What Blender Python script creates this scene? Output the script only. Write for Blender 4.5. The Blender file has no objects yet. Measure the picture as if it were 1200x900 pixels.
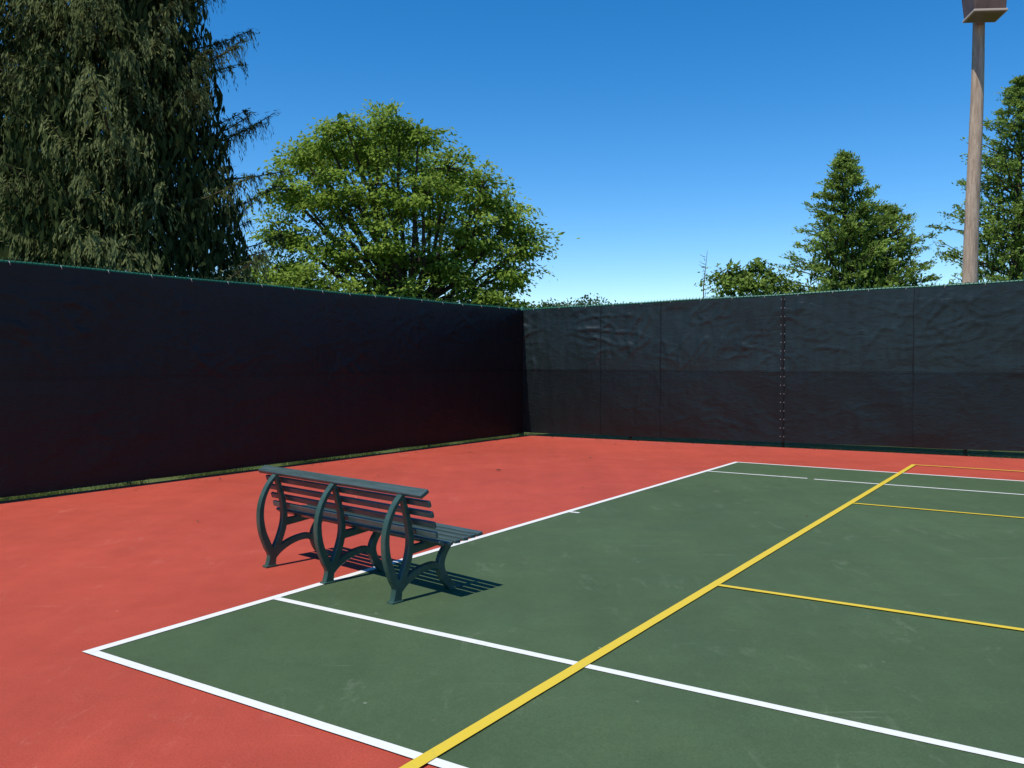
import bpy, bmesh, math, random
import numpy as np
from mathutils import Vector, Matrix, noise
rng=np.random.default_rng(7); random.seed(7)
S=bpy.context.scene
S.view_settings.view_transform='Standard'; S.view_settings.look='None'; S.view_settings.exposure=0

# ---------------------------------------------------------------- helpers
def link(o,parent=None):
    S.collection.objects.link(o)
    if parent: o.parent=parent
    return o
def empty(name,loc=(0,0,0)):
    e=bpy.data.objects.new(name,None); e.location=loc; S.collection.objects.link(e); return e
def mesh_obj(name,verts,faces,mat,parent=None,smooth=False,attr=None):
    me=bpy.data.meshes.new(name); me.from_pydata([tuple(v) for v in verts],[],[tuple(f) for f in faces])
    me.materials.append(mat); me.update()
    if smooth: me.polygons.foreach_set('use_smooth',[True]*len(me.polygons))
    return link(bpy.data.objects.new(name,me),parent)
def quads_obj(name,V,shade,mat,parent=None,k=4):
    """V: (n,k,3) array of leaf faces, shade: (n,)"""
    n=len(V); me=bpy.data.meshes.new(name)
    me.vertices.add(n*k); me.vertices.foreach_set('co',V.astype(np.float32).ravel())
    me.loops.add(n*k); me.loops.foreach_set('vertex_index',np.arange(n*k,dtype=np.int32))
    me.polygons.add(n); me.polygons.foreach_set('loop_start',np.arange(0,n*k,k,dtype=np.int32))
    me.update(calc_edges=True)
    a=me.attributes.new('shade','FLOAT','POINT'); a.data.foreach_set('value',np.repeat(shade,k).astype(np.float32))
    me.materials.append(mat)
    return link(bpy.data.objects.new(name,me),parent)
def norm(a): return a/(np.linalg.norm(a,axis=-1,keepdims=True)+1e-9)
def leaves(c,axis,nrm,ln,wd):
    a=norm(axis); b=norm(np.cross(nrm,a)); ln=np.asarray(ln)[:,None]; wd=np.asarray(wd)[:,None]
    return np.stack([c-a*ln*.5,c+b*wd*.5-a*ln*.05,c+a*ln*.5,c-b*wd*.5-a*ln*.05],axis=1)
class Tubes:
    def __init__(s): s.v=[]; s.f=[]
    def add(s,pts,rad,n=7,cap=True):
        pts=[Vector(p) for p in pts]; base=len(s.v)
        for i,p in enumerate(pts):
            d=(pts[min(i+1,len(pts)-1)]-pts[max(i-1,0)])
            if d.length<1e-6: d=Vector((0,0,1))
            d.normalize(); a=d.cross(Vector((0.31,0.95,0.05))); a.normalize(); b=d.cross(a)
            for k in range(n):
                t=2*math.pi*k/n; s.v.append(p+(a*math.cos(t)+b*math.sin(t))*rad[i])
        for i in range(len(pts)-1):
            for k in range(n):
                k2=(k+1)%n; s.f.append((base+i*n+k,base+i*n+k2,base+(i+1)*n+k2,base+(i+1)*n+k))
        if cap:
            s.f.append(tuple(base+k for k in range(n))[::-1]); e=base+(len(pts)-1)*n
            s.f.append(tuple(e+k for k in range(n)))
    def obj(s,name,mat,parent=None): return mesh_obj(name,s.v,s.f,mat,parent,smooth=True)
def box_vf(cx,cy,cz,sx,sy,sz):
    v=[(cx+i*sx/2,cy+j*sy/2,cz+k*sz/2) for i in(-1,1) for j in(-1,1) for k in(-1,1)]
    f=[(0,1,3,2),(4,6,7,5),(0,4,5,1),(2,3,7,6),(0,2,6,4),(1,5,7,3)]
    return v,f
def box(name,c,s,mat,parent=None,bev=0.0,rot=None):
    v,f=box_vf(0,0,0,*s); o=mesh_obj(name,v,f,mat,parent); o.location=c
    if rot: o.rotation_euler=rot
    if bev:
        m=o.modifiers.new('b','BEVEL'); m.width=bev; m.segments=2
    return o

# ---------------------------------------------------------------- materials
def newmat(name,base=(.5,.5,.5),rough=.6,spec=.5):
    m=bpy.data.materials.new(name); m.use_nodes=True; nt=m.node_tree; p=nt.nodes['Principled BSDF']
    p.inputs['Base Color'].default_value=(*base,1); p.inputs['Roughness'].default_value=rough
    p.inputs['Specular IOR Level'].default_value=spec
    return m,nt,p
def N(nt,t,**kw):
    n=nt.nodes.new(t)
    for k,v in kw.items():
        if k in n.inputs.keys(): n.inputs[k].default_value=v
        else: setattr(n,k,v)
    return n
def coords(nt,scale=(1,1,1),rot=0):
    tc=N(nt,'ShaderNodeTexCoord'); mp=N(nt,'ShaderNodeMapping'); mp.inputs['Scale'].default_value=scale
    mp.inputs['Rotation'].default_value=(0,0,rot)
    nt.links.new(tc.outputs['Object'],mp.inputs['Vector']); return mp.outputs['Vector']
def noise_n(nt,vec,scale,detail=4,rough=.55,dist=0):
    n=N(nt,'ShaderNodeTexNoise'); n.inputs['Scale'].default_value=scale; n.inputs['Detail'].default_value=detail
    n.inputs['Roughness'].default_value=rough; n.inputs['Distortion'].default_value=dist; nt.links.new(vec,n.inputs['Vector']); return n.outputs['Fac']
def ramp(nt,fac,stops):
    r=N(nt,'ShaderNodeValToRGB'); e=r.color_ramp.elements
    while len(e)<len(stops): e.new(.5)
    for i,(p,c) in enumerate(stops): e[i].position=p; e[i].color=(*c,1)
    nt.links.new(fac,r.inputs['Fac']); return r.outputs['Color']
def mul(nt,a,b):
    m=N(nt,'ShaderNodeMix',data_type='RGBA',blend_type='MULTIPLY'); m.inputs[0].default_value=1
    nt.links.new(a,m.inputs[6]); nt.links.new(b,m.inputs[7]); return m.outputs[2]
def mix(nt,fac,a,b):
    m=N(nt,'ShaderNodeMix',data_type='RGBA'); nt.links.new(fac,m.inputs[0])
    for s,i in((a,6),(b,7)):
        if isinstance(s,tuple): m.inputs[i].default_value=(*s,1)
        else: nt.links.new(s,m.inputs[i])
    return m.outputs[2]
def bump(nt,p,h,strength,dist=.01,prev=None):
    b=N(nt,'ShaderNodeBump'); b.inputs['Strength'].default_value=strength; b.inputs['Distance'].default_value=dist
    if prev: nt.links.new(prev,b.inputs['Normal'])
    nt.links.new(h,b.inputs['Height']); nt.links.new(b.outputs['Normal'],p.inputs['Normal']); return b.outputs['Normal']
def g(v): return (v,v,v)

def court_mat(name,base,light,dark,k):
    m,nt,p=newmat(name,base,.7,.22)
    v=coords(nt)
    big=ramp(nt,noise_n(nt,v,.35,5,.6),[(.3,g(.88)),(.7,g(1.09))])
    med=ramp(nt,noise_n(nt,v,2.3,8,.75),[(.3,g(.90)),(.7,g(1.08))])
    fine=ramp(nt,noise_n(nt,v,90,4,.8),[(.3,g(.78)),(.7,g(1.22))])
    rl=ramp(nt,noise_n(nt,coords(nt,(1,.04,1),math.radians(33.35)),3.2,3,.6),[(.3,g(.955)),(.7,g(1.045))])
    bs=N(nt,'ShaderNodeRGB'); bs.outputs[0].default_value=(*base,1)
    col=mul(nt,mul(nt,bs.outputs[0],rl),mul(nt,big,mul(nt,med,fine)))
    sc=ramp(nt,noise_n(nt,coords(nt,(1,.35,1)),5.5,9,.8,.6),[(.56,g(0)),(.70,g(.45*k))])
    spots=ramp(nt,noise_n(nt,v,.9,3,.5),[(.42,g(0)),(.60,g(1))])
    col=mix(nt,mul(nt,sc,spots),col,light)
    for rot_,sc_ in ((.9,1.6),(2.1,2.3)):
        wv=ramp(nt,noise_n(nt,coords(nt,(.3,7,1),rot_),sc_,5,.65,.3),[(.66,g(0)),(.69,g(.5*k)),(.72,g(0))])
        col=mix(nt,mul(nt,wv,ramp(nt,noise_n(nt,v,1.7,3,.5),[(.48,g(0)),(.62,g(1))])),col,light)
    st=ramp(nt,noise_n(nt,v,.75,7,.7,.5),[(.58,g(0)),(.80,g(.35))])
    col=mix(nt,st,col,dark)
    for sc_,th,c_ in ((1.3,.018,light),(2.2,.026,light),(3.7,.03,dark)):
        vo=N(nt,'ShaderNodeTexVoronoi'); vo.inputs['Scale'].default_value=sc_; nt.links.new(v,vo.inputs['Vector'])
        col=mix(nt,ramp(nt,vo.outputs['Distance'],[(th*.6,g(.8)),(th,g(0))]),col,c_)
    nt.links.new(col,p.inputs['Base Color'])
    r=ramp(nt,noise_n(nt,v,1.5,4),[(.3,g(.58)),(.7,g(.8))]); nt.links.new(r,p.inputs['Roughness'])
    bump(nt,p,noise_n(nt,v,140,4,.8),.6,.004)
    return m
M_red=court_mat('red_acrylic',(.395,.062,.036),(.58,.21,.15),(.27,.042,.028),.75)
M_green=court_mat('green_acrylic',(.060,.098,.043),(.20,.24,.17),(.037,.062,.03),.9)
def paint(name,base,worn):
    m,nt,p=newmat(name,base,.6,.3); v=coords(nt)
    f=ramp(nt,noise_n(nt,v,26,7,.8),[(.54,g(0)),(.70,g(.7))])
    f2=ramp(nt,noise_n(nt,v,1.3,3),[(.4,g(.25)),(.65,g(1))])
    nt.links.new(mix(nt,mul(nt,f,f2),base,worn),p.inputs['Base Color']); return m
M_white=paint('white_line_paint',(.68,.68,.64),(.42,.45,.38))
M_yellow=paint('yellow_line_paint',(.62,.45,.035),(.38,.34,.08))

def screen_mat(name,lo,hi,rough,spec,bs):
    m,nt,p=newmat(name,lo,rough,spec)
    tc=N(nt,'ShaderNodeTexCoord'); sx=N(nt,'ShaderNodeSeparateXYZ'); nt.links.new(tc.outputs['Object'],sx.inputs[0])
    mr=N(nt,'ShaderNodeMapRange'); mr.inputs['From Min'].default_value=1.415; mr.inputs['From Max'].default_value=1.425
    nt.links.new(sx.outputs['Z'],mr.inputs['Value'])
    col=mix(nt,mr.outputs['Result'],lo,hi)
    v=coords(nt)
    col=mul(nt,col,ramp(nt,noise_n(nt,v,1.2,6,.65),[(.3,g(.82)),(.7,g(1.15))]))
    col=mul(nt,col,ramp(nt,noise_n(nt,coords(nt,(1,1,.12)),9,4,.6),[(.3,g(.82)),(.7,g(1.18))]))
    col=mul(nt,col,ramp(nt,noise_n(nt,v,60,4,.8),[(.3,g(.78)),(.75,g(1.28))]))
    for z_ in (1.405,1.435):
        sb=N(nt,'ShaderNodeMath',operation='SUBTRACT'); nt.links.new(sx.outputs['Z'],sb.inputs[0]); sb.inputs[1].default_value=z_
        ab=N(nt,'ShaderNodeMath',operation='ABSOLUTE'); nt.links.new(sb.outputs[0],ab.inputs[0])
        col=mul(nt,col,ramp(nt,ab.outputs[0],[(.003,g(.3)),(.009,g(1))]))
    nt.links.new(col,p.inputs['Base Color'])
    n1=bump(nt,p,noise_n(nt,coords(nt,(1,1,2.2)),4.5,3,.5,1.2),bs,.020)
    n2=bump(nt,p,noise_n(nt,coords(nt,(1.4,1.4,.35)),7,3,.5,.5),bs*.8,.014,n1)
    bump(nt,p,noise_n(nt,coords(nt,(1,1,.5)),15,3,.5,.6),bs*.6,.006,n2)
    return m
M_scr_r=screen_mat('windscreen_fabric_lit',(.0048,.0082,.0085),(.0095,.0185,.0190),.40,.34,.38)  # sun-facing copy of the fabric, its lit tone painted into the colour
M_scr_l=screen_mat('windscreen_fabric_shaded',(.0085,.0062,.0064),(.0062,.0058,.0066),.46,.28,.30)  # backlit copy: shade and red court bounce painted into the colour
M_gvinyl,_,_=newmat('green_vinyl_wire',(.02,.13,.075),.45)
M_post,_,_=newmat('black_post',(.018,.022,.02),.5)
M_tie,_,_=newmat('white_tie',(.42,.42,.41),.5)
M_seam,_,_=newmat('screen_hem',(.004,.005,.006),.6,.3)

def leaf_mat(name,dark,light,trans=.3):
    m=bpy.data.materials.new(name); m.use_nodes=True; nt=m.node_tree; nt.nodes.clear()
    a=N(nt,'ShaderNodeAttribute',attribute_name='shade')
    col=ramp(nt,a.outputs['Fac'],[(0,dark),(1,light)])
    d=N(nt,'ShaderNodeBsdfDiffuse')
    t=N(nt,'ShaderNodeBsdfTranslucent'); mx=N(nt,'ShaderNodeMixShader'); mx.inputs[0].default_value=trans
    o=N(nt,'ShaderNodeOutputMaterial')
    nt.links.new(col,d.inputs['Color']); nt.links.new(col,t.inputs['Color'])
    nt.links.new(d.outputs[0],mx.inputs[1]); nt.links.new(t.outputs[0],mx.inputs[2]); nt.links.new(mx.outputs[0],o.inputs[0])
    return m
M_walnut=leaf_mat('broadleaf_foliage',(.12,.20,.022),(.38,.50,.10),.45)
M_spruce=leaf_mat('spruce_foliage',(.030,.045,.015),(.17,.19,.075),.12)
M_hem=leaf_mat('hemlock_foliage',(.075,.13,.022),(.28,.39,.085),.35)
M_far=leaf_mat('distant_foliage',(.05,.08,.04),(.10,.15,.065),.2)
M_grass=leaf_mat('grass_blades',(.07,.11,.02),(.24,.27,.08),.35)
def bark(name,a,b):
    m,nt,p=newmat(name,a,.9,.2); v=coords(nt,(1,1,.12))
    f=noise_n(nt,v,16,7,.75); nt.links.new(ramp(nt,f,[(.3,a),(.7,b)]),p.inputs['Base Color']); bump(nt,p,f,.8,.03); return m
M_bark=bark('bark',(.030,.023,.016),(.10,.08,.055))
M_pole=bark('weathered_pole_wood',(.25,.17,.115),(.58,.45,.33))

# ---------------------------------------------------------------- geometry of the place (metres)
EYE=1.67
ang=math.radians(33.35)
U=np.array([math.sin(ang),math.cos(ang)]); Vv=np.array([math.cos(ang),-math.sin(ang)])
C0=np.array([-2.44,4.94])
def P(u,v): return C0+u*U+v*Vv
FC=np.array([0.22,19.1])                         # fence corner
dl=np.array([-6.22,-8.8]); dl/=np.linalg.norm(dl)
dr=np.array([8.29,-4.5]);  dr/=np.linalg.norm(dr)
LL,LR=26.0,27.0

m,nt,p=newmat('grass_ground',(.06,.09,.03),.95,.1); v=coords(nt)
nt.links.new(ramp(nt,noise_n(nt,v,.6,8,.7),[(.3,(.06,.09,.02)),(.7,(.14,.16,.05))]),p.inputs['Base Color'])
bump(nt,p,noise_n(nt,v,30,4),.8,.05)
mesh_obj('ground',[(-1500,-1500,-.03),(1500,-1500,-.03),(1500,1500,-.03),(-1500,1500,-.03)],[(0,1,2,3)],m)

nl=np.array([-dl[1],dl[0]]);  nl=nl if nl@(-FC+np.array([3,10]))>0 else -nl
nr=np.array([dr[1],-dr[0]]);  nr=nr if nr@(np.array([3,8])-FC)>0 else -nr
edge=[]
for i in range(241):
    t=i/240*LL; edge.append(FC+dl*t+nl*(.07+.03*noise.noise(Vector((t*1.3,0,0)))+.02*noise.noise(Vector((t*6,3,0)))))
edge[0]=FC+nl*.10+nr*.02
poly=edge+[np.array([-6,-13.]), np.array([14,-16.]), np.array([27,-4.]), FC+dr*LR+nr*.02]
n=len(poly); vs=[(p_[0],p_[1],0) for p_ in poly]+[(p_[0],p_[1],-.06) for p_ in poly]
fs=[tuple(range(n))]+[(i,(i+1)%n,(i+1)%n+n,i+n) for i in range(n)]
court=mesh_obj('tennis_court',vs,fs,M_red)
bm=bmesh.new(); bm.from_mesh(court.data); bmesh.ops.recalc_face_normals(bm,faces=bm.faces); bm.to_mesh(court.data); bm.free()
if court.data.polygons[0].normal.z<0: court.data.flip_normals()
def strip(name,u0,u1,v0,v1,z,mat):
    lu,lv=u1-u0,v1-v0; n=max(2,int(max(lu,lv)/.12)); A=[];B=[]
    jit=.0018 if min(lu,lv)<.2 else 0
    for i in range(n+1):
        f=i/n; j0=jit*noise.noise(Vector((i*.9,u0*3+v0,z*90))); j1=jit*noise.noise(Vector((i*.9,u0*3+v0+50,z*90)))
        if lu>=lv: a=P(u0+lu*f,v0+j0); b=P(u0+lu*f,v1+j1)
        else: a=P(u0+j0,v0+lv*f); b=P(u1+j1,v0+lv*f)
        A.append((a[0],a[1],z)); B.append((b[0],b[1],z))
    fs=[(i,i+1,n+1+i+1,n+1+i) for i in range(n)]
    o=mesh_obj(name,A+B,fs,mat,court)
    if o.data.polygons[0].normal.z<0: o.data.flip_normals()
    return o
W=.060
strip('green_playing_surface',.03,10.94,.03,23.7,.004,M_green)
strip('baseline',0,10.97,0,W+.006,.008,M_white)
b0=W+.008
strip('sideline_a',0,W,b0,23.7,.008,M_white)
strip('singles_line_a',1.37-W/2,1.37+W/2,b0,23.7,.008,M_white)
strip('singles_line_b1',9.58,9.58+W*.85,b0,1.50,.008,M_white)
strip('singles_line_b2',9.55,9.55+W*.85,1.60,23.7,.008,M_white)
strip('sideline_b',10.97-W,10.97,b0,23.7,.008,M_white)
strip('center_mark',5.46,5.51,b0,b0+.11,.008,M_white)
YW=.066
strip('yellow_long_line',-2.2,12.13,2.44,2.44+YW,.012,M_yellow)
for i,u in enumerate((3.36,7.72,12.13-YW)):
    strip('yellow_cross_line_%d'%i,u,u+YW*.8,2.44+YW+.002,13,.012,M_yellow)

# ---------------------------------------------------------------- fences
def build_fence(length,d,nin,ztop,zbot,mat,seams,seed,amp,ties=True,thin=()):
    e=empty('windscreen_fence')
    def pt(t,off,z):
        q=FC+d*t+nin*off; return (q[0],q[1],z)
    def big(t,z): return noise.noise(Vector((t*.7,z*.6,seed)))*.030
    nt_=int(length/.035); nz=78; vs=[]
    allseam=list(seams)+list(thin)
    for i in range(nt_+1):
        t=length*i/nt_; z1=ztop(t)-.03; z0=zbot(t)
        ds=min(abs(t-s) for s in allseam)
        tension=.5+.7*math.exp(-ds*1.6)
        for j in range(nz+1):
            f=j/nz; z=z0+(z1-z0)*f
            b=noise.noise(Vector((t*1.6+z*1.5,z*1.2,seed+5)))*.007
            w1=noise.noise(Vector((t*1.1+z*.6,z*2.6-t*.3,seed+9))); w2=noise.noise(Vector((t*2.6-z*1.2,z*1.5,seed+19))); w3=noise.noise(Vector((t*4.5,z*.8+t,seed+29)))
            w4=noise.noise(Vector((t*1.9+z*.9,z*4.2+t*.5,seed+39)))
            m1=max(0,noise.noise(Vector((t*.9,z*1.1,seed+40)))+.32)
            m2=max(0,noise.noise(Vector((t*1.3,z*1.3,seed+50)))+.28)
            c=.010*math.exp(-(w1/.05)**2)*m1+.009*math.exp(-(w2/.06)**2)*m2+.010*math.exp(-(w3/.07)**2)*m2*tension+.008*math.exp(-(w4/.06)**2)*m1
            up=1.9 if z>1.42 else .7
            pk=.007*math.sin(t*math.pi*2/.61*2+noise.noise(Vector((t*2,z,seed)))*3)*math.exp(-(z1-z)*3)
            edge=min(1,min(f,1-f)*9+.25)*min(1,abs(f-.5)*8+.45)
            vs.append(pt(t,.05+(big(t,z)+b+c*up+pk)*amp*edge,z))
    w=nz+1; fs=[(i*w+j,(i+1)*w+j,(i+1)*w+j+1,i*w+j+1) for i in range(nt_) for j in range(nz)]
    mesh_obj('windscreen',vs,fs,mat,e,smooth=True)
    T=Tubes(); sp=.062; h=sp*.5; t=0
    while t<length-sp:
        zt=ztop(t)
        for z0,n_ in ((.0,3),(zt-.03-2*sp,2)):
            for s_ in (0,1):
                pts=[pt(t+(h if (q+s_)%2 else 0)+ (h if s_ else 0),.004 if q%2 else -.004,z0+q*h) for q in range(n_*2+1)]
                T.add(pts,[.0024]*len(pts),3,cap=False)
        t+=sp
    t=.03
    while t<length:
        z=ztop(t); s=random.uniform(.8,1.2)
        T.add([pt(t-.010,0,z-.012),pt(t,0,z+.022*s),pt(t+.004,.003,z+.034*s)],[.0045,.0045,.002],4)
        t+=.066
    T.obj('chain_link_mesh',M_gvinyl,e)
    T=Tubes(); n_=30
    T.add([pt(length*i/n_,-.02,ztop(length*i/n_)-.012) for i in range(n_+1)],[.019]*(n_+1),8)
    T.obj('top_rail',M_gvinyl,e)
    T=Tubes(); T.add([pt(length*i/n_,-.0,.035) for i in range(n_+1)],[.004]*(n_+1),6); T.obj('bottom_wire',M_gvinyl,e)
    T=Tubes(); s=seams[1]%3.05 if len(seams)>1 else 0.0
    while s<length:
        T.add([pt(s,-.045,-.05),pt(s,-.045,ztop(s)+.0),pt(s,-.045,ztop(s)+.03)],[.03,.03,.012],10); s+=3.05
    T.obj('posts',M_post,e)
    vs=[];fs=[]
    def scr_off(t,z): return .05+big(t,z)*amp+.020*amp
    def ribbon(s,hw,lift):
        zs=np.linspace(zbot(s),ztop(s)-.03,60); b=len(vs); m_=len(zs)
        for sg in (-1,1): vs.extend([pt(s+sg*hw+.006*math.sin(z*7),scr_off(s,z)+lift,z) for z in zs])
        for i in range(m_-1): fs.append((b+i,b+i+1,b+m_+i+1,b+m_+i))
    for s in seams[1:]: ribbon(s,.022,.004)
    for s in thin: ribbon(s,.005,-.004*amp)
    if vs: mesh_obj('seam_hems',vs,fs,M_seam,e,smooth=True)
    T=Tubes()
    if ties:
        for s in seams[1:]:
            for z in np.arange(.2,ztop(s)-.05,.16):
                for o in (-.032,.032):
                    o_=scr_off(s,z)+.008; T.add([pt(s+o,o_,z),pt(s+o+.004,o_+.006,z+.014)],[.005,.005],6)
    t=.3
    while t<length:
        z=ztop(t)-.055; T.add([pt(t,.066,z),pt(t+.006,.045,z+.05)],[.003,.003],5); t+=.61
    T.obj('ties',M_tie,e)
    return e
zt_l=lambda t: 2.735+.085*min(t/10.78,1.3)+.006*math.sin(t*2.06)
zb_l=lambda t: .045+.012*noise.noise(Vector((t*.9,1,1)))+.006*noise.noise(Vector((t*4,1,1)))
zt_r=lambda t: 2.735+.235*min(max(t,0)/9.43,1.3)+.006*math.sin(t*2.06)
zb_r=lambda t: .07+.05*min(t/9.43,1.2)+.012*noise.noise(Vector((t*.9,4,1)))
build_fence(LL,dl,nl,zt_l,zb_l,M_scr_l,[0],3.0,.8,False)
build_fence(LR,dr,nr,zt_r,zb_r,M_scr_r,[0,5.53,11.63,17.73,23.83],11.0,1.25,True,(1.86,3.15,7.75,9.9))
T=Tubes(); T.add([(FC[0],FC[1],-.05),(FC[0],FC[1],2.76),(FC[0],FC[1],2.80)],[.042,.042,.02],12)
T.obj('fence_corner_post',M_gvinyl)

def grass(n,base_fn,h0,h1):
    c=np.array([base_fn() for _ in range(n)]); a=rng.uniform(0,2*np.pi,n); h=rng.uniform(h0,h1,n)*rng.uniform(.5,1,n)
    side=np.stack([np.cos(a),np.sin(a),0*a],1)*rng.uniform(.003,.007,n)[:,None]
    lean=np.stack([rng.normal(0,.4,n),rng.normal(0,.4,n),np.ones(n)],1)*h[:,None]
    return np.stack([c-side,c+side,c+lean],1)
def fa():
    while True:
        t=random.uniform(0,LL); dn=noise.noise(Vector((t*1.1,7,7)))
        if random.random()<.45+dn*1.4: break
    o=random.gauss(-.08,.10); q=FC+dl*t+nl*min(o,.08+.05*dn); return (q[0],q[1],-.03)
def fb():
    t=random.uniform(0,LR); o=random.gauss(-.10,.09); q=FC+dr*t+nr*min(o,.02); return (q[0],q[1],-.03)
G=np.concatenate([grass(18000,fa,.05,.11),grass(9000,fb,.04,.11)])
quads_obj('grass',G,rng.uniform(0,1,len(G)),M_grass,k=3)

L=[(-.20,13.0,.05),(-.75,15.6,.05),(-.2,16.4,.03),(2.0,17.0,.04),(-1.9,12.4,.02),(1.3,14.6,.03),(2.9,16.2,.03),(-4.0,12.0,.03),(.9,11.2,.02),(3.1,9.2,.02),(-3.2,8.9,.018),(2.2,7.6,.018)]
for _ in range(60):
    t=random.uniform(.5,16); q=FC+dr*t+nr*random.uniform(.05,.35); L.append((q[0],q[1],random.uniform(.015,.04)))
for _ in range(50):
    t=random.uniform(.5,14); q=FC+dl*t+nl*random.uniform(.2,.6); L.append((q[0],q[1],random.uniform(.010,.025)))
L=np.array(L); n=len(L); c=np.stack([L[:,0],L[:,1],np.full(n,.016)],1)
ax=np.stack([rng.normal(0,1,n),rng.normal(0,1,n),np.zeros(n)],1); nn=np.stack([rng.normal(0,.25,n),rng.normal(0,.25,n),np.ones(n)],1)
M_dead=leaf_mat('dead_leaf',(.02,.015,.01),(.10,.07,.04),.1)
Q=leaves(c,ax,nn,L[:,2]*2,L[:,2]*1.2); Q[:,:,2]=np.maximum(Q[:,:,2],.0135)+rng.uniform(0,.006,(n,4))
quads_obj('fallen_leaves',Q,rng.uniform(0,1,n),M_dead)

# ---------------------------------------------------------------- bench
M_frame,nt,p=newmat('bench_cast_frame',(.018,.062,.052),.36,.5); v=coords(nt)
nt.links.new(ramp(nt,noise_n(nt,v,9,5,.7),[(.3,(.020,.056,.043)),(.75,(.050,.100,.080))]),p.inputs['Base Color']); bump(nt,p,noise_n(nt,v,60,3),.2,.004)
M_slat,nt,p=newmat('bench_slat_paint',(.05,.085,.09),.26,.65); v=coords(nt,(.25,3,3))
nt.links.new(ramp(nt,noise_n(nt,v,12,6,.7),[(.3,(.026,.050,.046)),(.75,(.080,.115,.110))]),p.inputs['Base Color']); bump(nt,p,noise_n(nt,v,30,3),.12,.004)
bench=empty('park_bench')
bench.matrix_world=Matrix(((.737,.676,0,-1.355),(-.676,.737,0,6.49),(0,0,1,0),(0,0,0,1)))
def catmull(pts,k=7):
    out=[]; q=[pts[0]]+pts+[pts[-1]]
    for i in range(1,len(q)-2):
        p0,p1,p2,p3=[np.array(x,float) for x in q[i-1:i+3]]
        for j in range(k):
            t=j/k; out.append(.5*((2*p1)+(-p0+p2)*t+(2*p0-5*p1+4*p2-p3)*t*t+(-p0+3*p1-3*p2+p3)*t**3))
    out.append(np.array(pts[-1],float)); return out
def ribs(parts,x):
    V=[];F=[]
    for pts,ht in parts:
        c=catmull(pts); b=len(V); n=len(c)
        for i,q in enumerate(c):
            d=c[min(i+1,n-1)][:2]-c[max(i-1,0)][:2]; d/=np.linalg.norm(d)+1e-9; nn=np.array([-d[1],d[0]]); w=q[2]/2
            e=min(.006,w*.4)
            for (a,h) in ((w,ht-e),(w-e,ht),(-(w-e),ht),(-w,ht-e),(-w,-(ht-e)),(-(w-e),-ht),(w-e,-ht),(w,-(ht-e))):
                V.append((x+h,q[0]+nn[0]*a,q[1]+nn[1]*a))
        for i in range(n-1):
            for k in range(8): F.append((b+i*8+k,b+i*8+(k+1)%8,b+(i+1)*8+(k+1)%8,b+(i+1)*8+k))
        F.append(tuple(b+k for k in range(8))); F.append(tuple(b+(n-1)*8+k for k in range(8))[::-1])
    return V,F
parts=[
 ([(.035,.735,.03),(-.03,.66,.036),(-.085,.55,.042),(-.105,.43,.048),(-.09,.30,.054),(-.045,.18,.060),(-.005,.10,.066),(-.02,.0,.08)],.0240),
 ([(.035,.740,.03),(.065,.65,.036),(.095,.54,.042),(.11,.44,.048),(.105,.34,.054),(.07,.23,.056),(.02,.13,.055),(.0,.09,.04)],.0228),
 ([(.10,.345,.06),(.20,.352,.056),(.32,.362,.050),(.44,.372,.044),(.56,.385,.030)],.0215),
 ([(.53,.378,.035),(.47,.33,.050),(.415,.26,.058),(.395,.19,.062),(.42,.11,.062),(.475,.045,.062),(.525,.0,.07)],.0235),
 ([(.0,.075,.055),(.06,.13,.058),(.15,.175,.054),(.25,.20,.05),(.34,.20,.052),(.41,.16,.05)],.0205),
]
d=math.radians
for i,x in enumerate((-.775,0,.775)):
    V,F=ribs(parts,x)
    o=mesh_obj('cast_frame_%d'%(i+1),V,F,M_frame,bench)
    bm=bmesh.new(); bm.from_mesh(o.data); bmesh.ops.recalc_face_normals(bm,faces=bm.faces); bm.to_mesh(o.data); bm.free()
    for j,(s,zz) in enumerate(((-.02,.009),(.525,.009))):
        box('foot_pad_%d_%d'%(i+1,j+1),(x,s,zz),(.062,.10,.018),M_frame,bench,.004)
def slat(name,s,z,tilt,w=.050,t=.026):
    o=box(name,(random.uniform(-.004,.004),s,z),(2.0,w,t),M_slat,bench,.008,(tilt,0,0)); o.modifiers['b'].segments=3
slat('back_slat_1',.055,.762,d(28),.080,.032)
slat('back_slat_2',.098,.688,d(106),.046)
slat('back_slat_3',.122,.614,d(109),.046)
slat('back_slat_4',.146,.540,d(108),.046)
slat('back_slat_5',.165,.468,d(102),.046)
for i,(s,z,tt) in enumerate(((.205,.408,-35),(.285,.392,4),(.360,.397,-2),(.435,.404,-4),(.510,.411,-3),(.585,.416,6))):
    slat('seat_slat_%d'%(i+1),s,z,d(tt),.056,.028)

# ---------------------------------------------------------------- floodlight pole
pole=empty('light_pole',(9.30,18.0,0))
T=Tubes(); n_=24; pts=[];rd=[]
for i in range(n_+1):
    z=9.2*i/n_; pts.append((.018*z+.012*math.sin(z*1.1),.01*math.sin(z*.8),z-.3 if i==0 else z)); rd.append(.168-.0065*z)
T.add(pts,rd,16); T.obj('pole_shaft',M_pole,pole)
M_box,nt,p=newmat('floodlight_housing_paint',(.10,.055,.04),.55,.4); v=coords(nt)
nt.links.new(ramp(nt,noise_n(nt,v,5,5),[(.3,(.06,.035,.027)),(.7,(.12,.07,.052))]),p.inputs['Base Color'])
M_trim,_,_=newmat('floodlight_trim',(.42,.34,.27),.5)
M_glass,_,_=newmat('floodlight_lens',(.20,.16,.13),.25)
w0,w1,h=.30,.33,.56; V=[(-w0,-.24,0),(w0,-.24,0),(w0,.24,0),(-w0,.24,0),(-w1,-.30,h),(w1,-.30,h),(w1,.30,h),(-w1,.30,h)]
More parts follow.
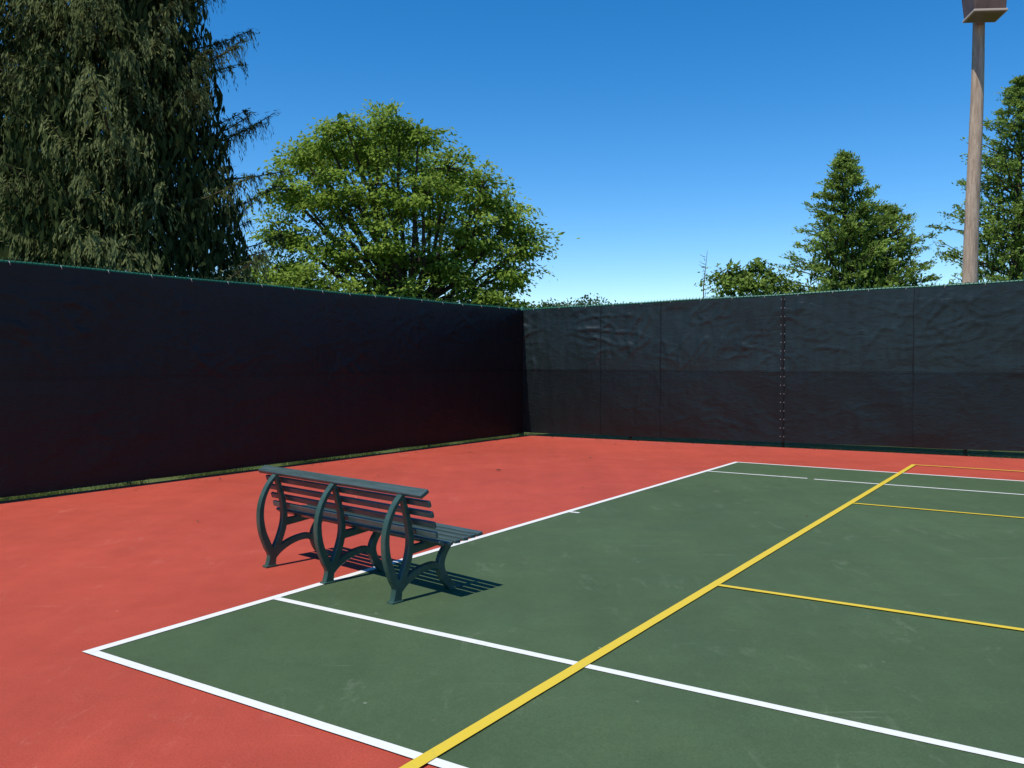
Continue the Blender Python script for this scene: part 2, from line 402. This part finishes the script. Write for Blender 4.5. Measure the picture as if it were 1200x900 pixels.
hs=mesh_obj('floodlight_housing',V,[(3,2,1,0),(4,5,6,7),(0,1,5,4),(1,2,6,5),(2,3,7,6),(3,0,4,7)],M_box,pole)
hs.location=(.03,-.45,8.45); hs.rotation_euler=(d(-4),0,d(-4)); mo=hs.modifiers.new('b','BEVEL'); mo.width=.02; mo.segments=2
box('trim_frame',(.03,-.455,8.43),(.64,.53,.05),M_trim,pole,.01,(d(-4),0,d(-4)))
box('lens',(.03,-.459,8.399),(.56,.44,.016),M_glass,pole,.003,(d(-4),0,d(-4)))
box('bracket',(.12,-.13,8.83),(.10,.30,.10),M_box,pole,.01,(0,0,d(-4)))

# ---------------------------------------------------------------- trees
def fill(centers,radii,n,size):
    centers=np.array(centers); radii=np.array(radii); pr=radii**2/np.sum(radii**2); idx=rng.choice(len(centers),n,p=pr)
    dv=norm(rng.normal(0,1,(n,3)))*(rng.uniform(0,1,(n,1))**.5)*radii[idx][:,None]*.66
    return centers[idx]+dv,rng.normal(0,1,(n,3)),rng.normal(0,.7,(n,3))+[0,-.3,.6],rng.uniform(.7,1.3,n)*size,np.clip(rng.normal(.25,.1,n),0,1)
def broadleaf(name,base,lobes,trunk_h,leaf_n,mat,lsize=.16,clump=.42,subs=26,tr=.32,nfill=0):
    e=empty(name,base); T=Tubes()
    top=Vector((0,0,trunk_h))
    T.add([(0,0,-.2),(.05,0,trunk_h*.4),(-.04,.05,trunk_h*.8),tuple(top)],[tr*1.25,tr,tr*.85,tr*.75],10)
    C=[];A=[];Nn=[];LS=[];SH=[]
    for (x,y,z,r) in lobes:
        c=Vector((x,y,z)); mid=top.lerp(c,.5)+Vector((random.uniform(-.4,.4),random.uniform(-.4,.4),-.35+random.uniform(-.3,.2)))
        rr=tr*.34*(.5+r/2.5)
        T.add([tuple(top-Vector((0,0,trunk_h*.15))),tuple(top.lerp(mid,.5)),tuple(mid),tuple(c.lerp(mid,.3)),tuple(c)],[rr*1.3,rr,rr*.75,rr*.5,rr*.3],6)
        ns=int(subs*(r/1.6)**2)+4; lobeshade=random.uniform(-.14,.14)
        for _ in range(ns):
            dv=Vector((random.gauss(0,1),random.gauss(0,1),random.gauss(0,1))).normalized()
            if dv.z<-.4: dv.z*=.4
            sc=c+dv*r*random.uniform(.55,1.14)
            T.add([tuple(c.lerp(sc,.0)),tuple(c.lerp(sc,.5)+Vector((0,0,.08))),tuple(sc)],[rr*.2,.014,.006],3,cap=False)
            k=int(leaf_n*random.uniform(.5,1.3)); cs=clump*random.uniform(.55,1.2)
            off=rng.normal(0,1,(k,3))*np.array([cs,cs,cs*.36])
            off[:,2]-= .3*np.hypot(off[:,0],off[:,1])**1.2
            C.append(np.array(sc)[None]+off); out=norm(off+np.array(dv)*cs)
            A.append(out+rng.normal(0,.45,(k,3))+np.array([0,0,-.35])); Nn.append(rng.normal(0,.50,(k,3))+np.array([0,0,.75])+np.array(dv)*.55+out*.45)
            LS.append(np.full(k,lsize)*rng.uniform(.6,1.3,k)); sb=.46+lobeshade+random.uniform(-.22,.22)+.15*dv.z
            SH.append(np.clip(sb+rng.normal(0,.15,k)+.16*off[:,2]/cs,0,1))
    if nfill:
        c_,a_,n_,l_,s_=fill([l[:3] for l in lobes],[l[3] for l in lobes],nfill,lsize*1.6)
        C.append(c_);A.append(a_);Nn.append(n_);LS.append(l_);SH.append(s_)
    C=np.concatenate(C);A=np.concatenate(A);Nn=np.concatenate(Nn);LS=np.concatenate(LS);SH=np.concatenate(SH)
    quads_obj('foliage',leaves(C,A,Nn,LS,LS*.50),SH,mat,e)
    T.obj('trunk_and_limbs',M_bark,e); print(name,len(C)); return e

k=.034
# crown masses: (across, height above eye level, radius) in units of 3.4 cm
prof=[(436,240,34),(480,242,28),(396,240,30),(362,232,32),(342,192,32),(528,214,34),(566,188,32),(600,164,28),(616,130,26),(458,256,20),(418,254,20),(500,240,24),
      (400,180,36),(452,190,38),(505,174,38),(556,140,38),(334,146,30),(336,104,32),(344,70,30),(398,120,36),(462,126,38),(522,106,40),(598,98,28),(436,72,36),(372,60,36),(494,54,36),(556,62,36),(588,56,30)]
lob=[]
for (px,zz,r) in prof:
    x=(px-478)*k; z=zz*k+EYE; R=r*k
    edge=abs(px-478)/150
    dmax=3.4*max(.25,1-edge*.8)
    lob.append((x,-dmax*random.uniform(.4,1.0),z,R*1.0))
    lob.append((x*.95,dmax*random.uniform(.2,1.0),z-.1,R*.98))
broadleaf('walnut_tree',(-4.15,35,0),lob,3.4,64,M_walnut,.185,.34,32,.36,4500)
lob2=[(0,0,3.7,1.1),(1.3,.3,3.9,.9),(-1.2,.2,4.2,1.1),(.4,.6,4.5,.8),(2.2,.2,3.5,.8)]
broadleaf('young_maple_tree',(-8.0,31,0),lob2,1.8,60,M_walnut,.17,.35,24,.14,900)
lob3=[(0,0,4.35,.8),(-.75,.1,4.25,.65),(.85,.2,4.2,.68),(.1,-.4,3.6,.9),(-.6,.5,3.4,.9),(1.4,.3,3.7,.8),(-.55,0,4.7,.42),(.30,.1,4.8,.45)]
broadleaf('small_ash_tree',(8.1,30,0),lob3,1.6,52,M_hem,.16,.28,26,.10,900)

def conifer(name,base,H,R,zmin,nb,mat,droop,twigs,per,style,lean=0,pw=.8,ls=.15,seed=0,nfill=0):
    e=empty(name,base); T=Tubes(); r=random.Random(seed)
    T.add([(0,0,-.2),(lean*.3,0,H*.35),(lean*.7,0,H*.7),(lean,0,H)],[H*.018+.06,H*.014+.04,H*.007+.02,.01],10)
    C=[];A=[];Nn=[];LN=[];SH=[]
    for b in range(nb):
        f=(b+r.random())/nb; z=zmin+(H-zmin)*(1-(1-f)**1.25) if style=='spruce' else zmin+(H-zmin)*f
        rel=1-z/H; ln=R*max(rel,.012)**pw*r.uniform(.64,1.06)*(1.22 if r.random()<.16 else 1)
        az=r.uniform(0,2*math.pi) if b%2 else b*2.399
        dx=np.array([math.cos(az),math.sin(az),0]); side=np.array([-dx[1],dx[0],0])
        if style=='spruce': a0,cv=r.uniform(-.38,-.12)+.45*(z/H),r.uniform(.20,.45)
        else: a0,cv=r.uniform(.05,.40)+.45*(z/H),r.uniform(-.25,.12)
        tt=np.linspace(0,1,7); lx=lean*z/H
        def pos(t): return np.array([lx,0,z])+dx*ln*t+np.array([0,0,1])*ln*(a0*t+cv*t*t)+side*ln*.12*math.sin(az*7)*t*t
        pp=[pos(t) for t in tt]; T.add([tuple(q) for q in pp],[max(.005,.008+.012*ln*(1-t)) for t in tt],4,cap=False)
        nt_=max(5,int(twigs*(.35+.65*ln/R))); bs=r.uniform(.18,.62)
        if style=='spruce':
            kk=int(90*ln/R)+20; s=rng.uniform(.35,1.05,kk); wv=.26*ln*np.clip(1.05-s,0,1)**.7
            c=np.array([pos(min(q,1))+dx*max(q-1,0)*ln for q in s])+side[None]*(rng.uniform(-1,1,kk)*wv)[:,None]+rng.normal(0,.035,(kk,3))
            C.append(c);A.append(dx[None]+np.array([0,0,.1])+rng.normal(0,.40,(kk,3)));Nn.append(rng.normal(0,.4,(kk,3))+[0,0,1.]);LN.append(ls*rng.uniform(.6,1.0,kk));SH.append(np.clip(bs+.28+rng.normal(0,.12,kk),0,1))
        for j in range(nt_):
            t=r.uniform(.10,1.0)**.75; p0=pos(t)
            sd=r.choice((-1,1)); w=(.34*ln*(1-t)**.6+.08)*r.random()
            if style=='spruce':
                L_=r.uniform(.22,.85)*droop*(.4+.6*min(ln/2.5,1))*(1.1-.6*t*t); k=int(per*(.6+L_*1.3)); s=np.linspace(0,1,k)[:,None]
                sw=side*sd; path=p0+sw*w*np.minimum(s*2.5,1)+dx*(.14*s)+np.array([0,0,-1])*L_*s**1.2+np.array([0,0,.05])*np.sin(s*3.1)
                dirv=np.array([0,0,-1.0])*(.5+s)+sw*.4*(1-s)+dx*.3
                c=path+rng.normal(0,.020,(k,3)); ax=dirv+rng.normal(0,.26,(k,3)); nn=rng.normal(0,.4,(k,3))+dx*1.1+np.array([0,0,.4])
                lnn=ls*rng.uniform(.7,1.2,k)*(1-.35*s[:,0])
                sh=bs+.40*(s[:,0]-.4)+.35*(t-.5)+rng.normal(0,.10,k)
            else:
                k=int(per); s=np.linspace(0,1,k)[:,None]; L_=r.uniform(.2,.5)*(.6+.4*ln/R)*droop
                sw=side*sd; dd=dx*r.uniform(.5,1.1)+sw*r.uniform(.2,1)+np.array([0,0,r.uniform(.0,.75)])
                dd=dd/np.linalg.norm(dd); path=p0+sw*w*.8+dd*L_*s+np.array([0,0,-.10])*s*s
                c=path+rng.normal(0,.040,(k,3)); ax=dd[None]+rng.normal(0,.45,(k,3)); nn=rng.normal(0,.5,(k,3))+dx*.5+np.array([0,0,.8])
                lnn=ls*rng.uniform(.6,1.2,k)*(1-.3*s[:,0]); sh=bs+.35*(s[:,0]-.3)+.35*(t-.4)+rng.normal(0,.13,k)
            C.append(c);A.append(ax);Nn.append(nn);LN.append(lnn);SH.append(np.clip(sh,0,1))
    k=40; s=rng.uniform(0,1,k); C.append(np.stack([lean+rng.normal(0,.05,k),rng.normal(0,.05,k),H-.7*s+.12],1)); A.append(rng.normal(0,.4,(k,3))+[0,0,1]); Nn.append(rng.normal(0,1,(k,3))); LN.append(np.full(k,ls)); SH.append(np.full(k,.6))
    C=np.concatenate(C);A=np.concatenate(A);Nn=np.concatenate(Nn);LN=np.concatenate(LN);SH=np.concatenate(SH); WD=LN*(.22 if style=='spruce' else .38)
    if nfill:
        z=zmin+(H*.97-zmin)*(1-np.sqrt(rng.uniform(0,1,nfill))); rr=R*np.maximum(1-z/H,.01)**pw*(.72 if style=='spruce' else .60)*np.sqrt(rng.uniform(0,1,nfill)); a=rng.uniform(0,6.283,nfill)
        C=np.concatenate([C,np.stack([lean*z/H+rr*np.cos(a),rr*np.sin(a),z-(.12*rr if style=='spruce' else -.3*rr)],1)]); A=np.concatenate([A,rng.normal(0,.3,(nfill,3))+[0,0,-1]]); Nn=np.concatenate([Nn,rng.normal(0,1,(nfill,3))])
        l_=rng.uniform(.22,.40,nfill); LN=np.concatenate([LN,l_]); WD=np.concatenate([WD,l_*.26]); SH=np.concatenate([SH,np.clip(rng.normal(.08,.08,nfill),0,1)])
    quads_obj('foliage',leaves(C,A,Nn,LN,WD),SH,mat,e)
    T.obj('trunk_and_branches',M_bark,e); print(name,len(C)); return e
conifer('spruce_tree',(-8.75,20,0),17.5,4.75,1.2,330,M_spruce,1.0,52,13,'spruce',ls=.18,seed=1,nfill=26000)
conifer('spruce_tree',(-13.6,22.5,0),18.5,5.3,1.0,270,M_spruce,1.0,46,12,'spruce',ls=.20,seed=2,nfill=20000)
conifer('hemlock_tree',(11.3,30,0),8.6,3.4,1.0,180,M_hem,1.0,28,10,'hem',pw=.8,ls=.17,seed=3,nfill=2000)
conifer('hemlock_tree',(13.0,30.8,0),6.9,3.5,.8,160,M_hem,1.0,26,10,'hem',pw=.6,ls=.17,seed=4,nfill=2000)
conifer('hemlock_tree',(17.2,30,0),11.1,4.0,1.0,210,M_hem,1.0,28,10,'hem',pw=.75,ls=.17,seed=5,nfill=2800)
conifer('hemlock_tree',(20.8,29,0),10.5,3.6,1.0,130,M_hem,1.0,20,8,'hem',pw=.75,ls=.20,seed=6,nfill=2500)

T=Tubes()
T.add([(0,0,0),(.05,0,2),(.0,0,4.0),(.12,0,5.2)],[.04,.03,.018,.006],5)
for i in range(16):
    z=3.2+i*.12; a=random.uniform(0,6.28); l=random.uniform(.25,.6)*(1-.04*i)
    T.add([(.05,0,z),(.05+math.cos(a)*l*.5,math.sin(a)*l*.5,z+.18*l),(.05+math.cos(a)*l,math.sin(a)*l,z+.5*l)],[.010,.007,.004],4)
o=T.obj('bare_sapling',M_bark); o.location=(6.3,29,0)

C=[];SHD=[]
for i in range(170):
    a=-60+i*1.2+random.uniform(-.5,.5); y=150+random.uniform(-6,10)
    hgt=(12.6 if 0<a<17 else 7.2)*random.uniform(.88,1.04)
    for j in range(9):
        cc=np.array([a+random.gauss(0,1.2),y+random.gauss(0,1.5),hgt*random.uniform(.5 if 0<a<17 else .15,.93)]); k_=60
        C.append(cc+rng.normal(0,.75,(k_,3))*[1,1,.7]); SHD.append(np.clip(rng.normal(.5,.2,k_)+random.uniform(-.25,.25),0,1))
C=np.concatenate(C);SHD=np.concatenate(SHD); n=len(C)
quads_obj('distant_tree_line',leaves(C,rng.normal(0,1,(n,3)),rng.normal(0,.7,(n,3))+[0,0,.8],rng.uniform(.4,.8,n),rng.uniform(.25,.45,n)),SHD,M_far)

# ---------------------------------------------------------------- light
to_sun=Vector((-.69,-.72,0)).normalized()*math.cos(d(63))+Vector((0,0,math.sin(d(63))))
sun=bpy.data.lights.new('sun','SUN'); sun.energy=5.0; sun.angle=d(.5); sun.color=(1,.955,.89)
so=bpy.data.objects.new('sun',sun); link(so); so.rotation_euler=to_sun.to_track_quat('Z','Y').to_euler()
w=bpy.data.worlds.new('World'); S.world=w; w.use_nodes=True; nt=w.node_tree; bg=nt.nodes['Background']
sk=nt.nodes.new('ShaderNodeTexSky'); sk.sky_type='NISHITA'; sk.sun_disc=False; sk.sun_elevation=d(63); sk.sun_rotation=d(223.8)
sk.altitude=1800; sk.air_density=1.0; sk.dust_density=.0; sk.ozone_density=2.2
hsv=nt.nodes.new('ShaderNodeHueSaturation'); hsv.inputs['Saturation'].default_value=1.40; hsv.inputs['Value'].default_value=1.7
nt.links.new(sk.outputs[0],hsv.inputs['Color']); nt.links.new(hsv.outputs[0],bg.inputs[0]); bg.inputs[1].default_value=.10

cam=bpy.data.cameras.new('camera'); co=bpy.data.objects.new('camera',cam); link(co)
co.location=(0,0,EYE); co.rotation_euler=(d(90-1.67),0,0); cam.sensor_width=36; cam.lens=30.9; cam.clip_end=5000
S.camera=co
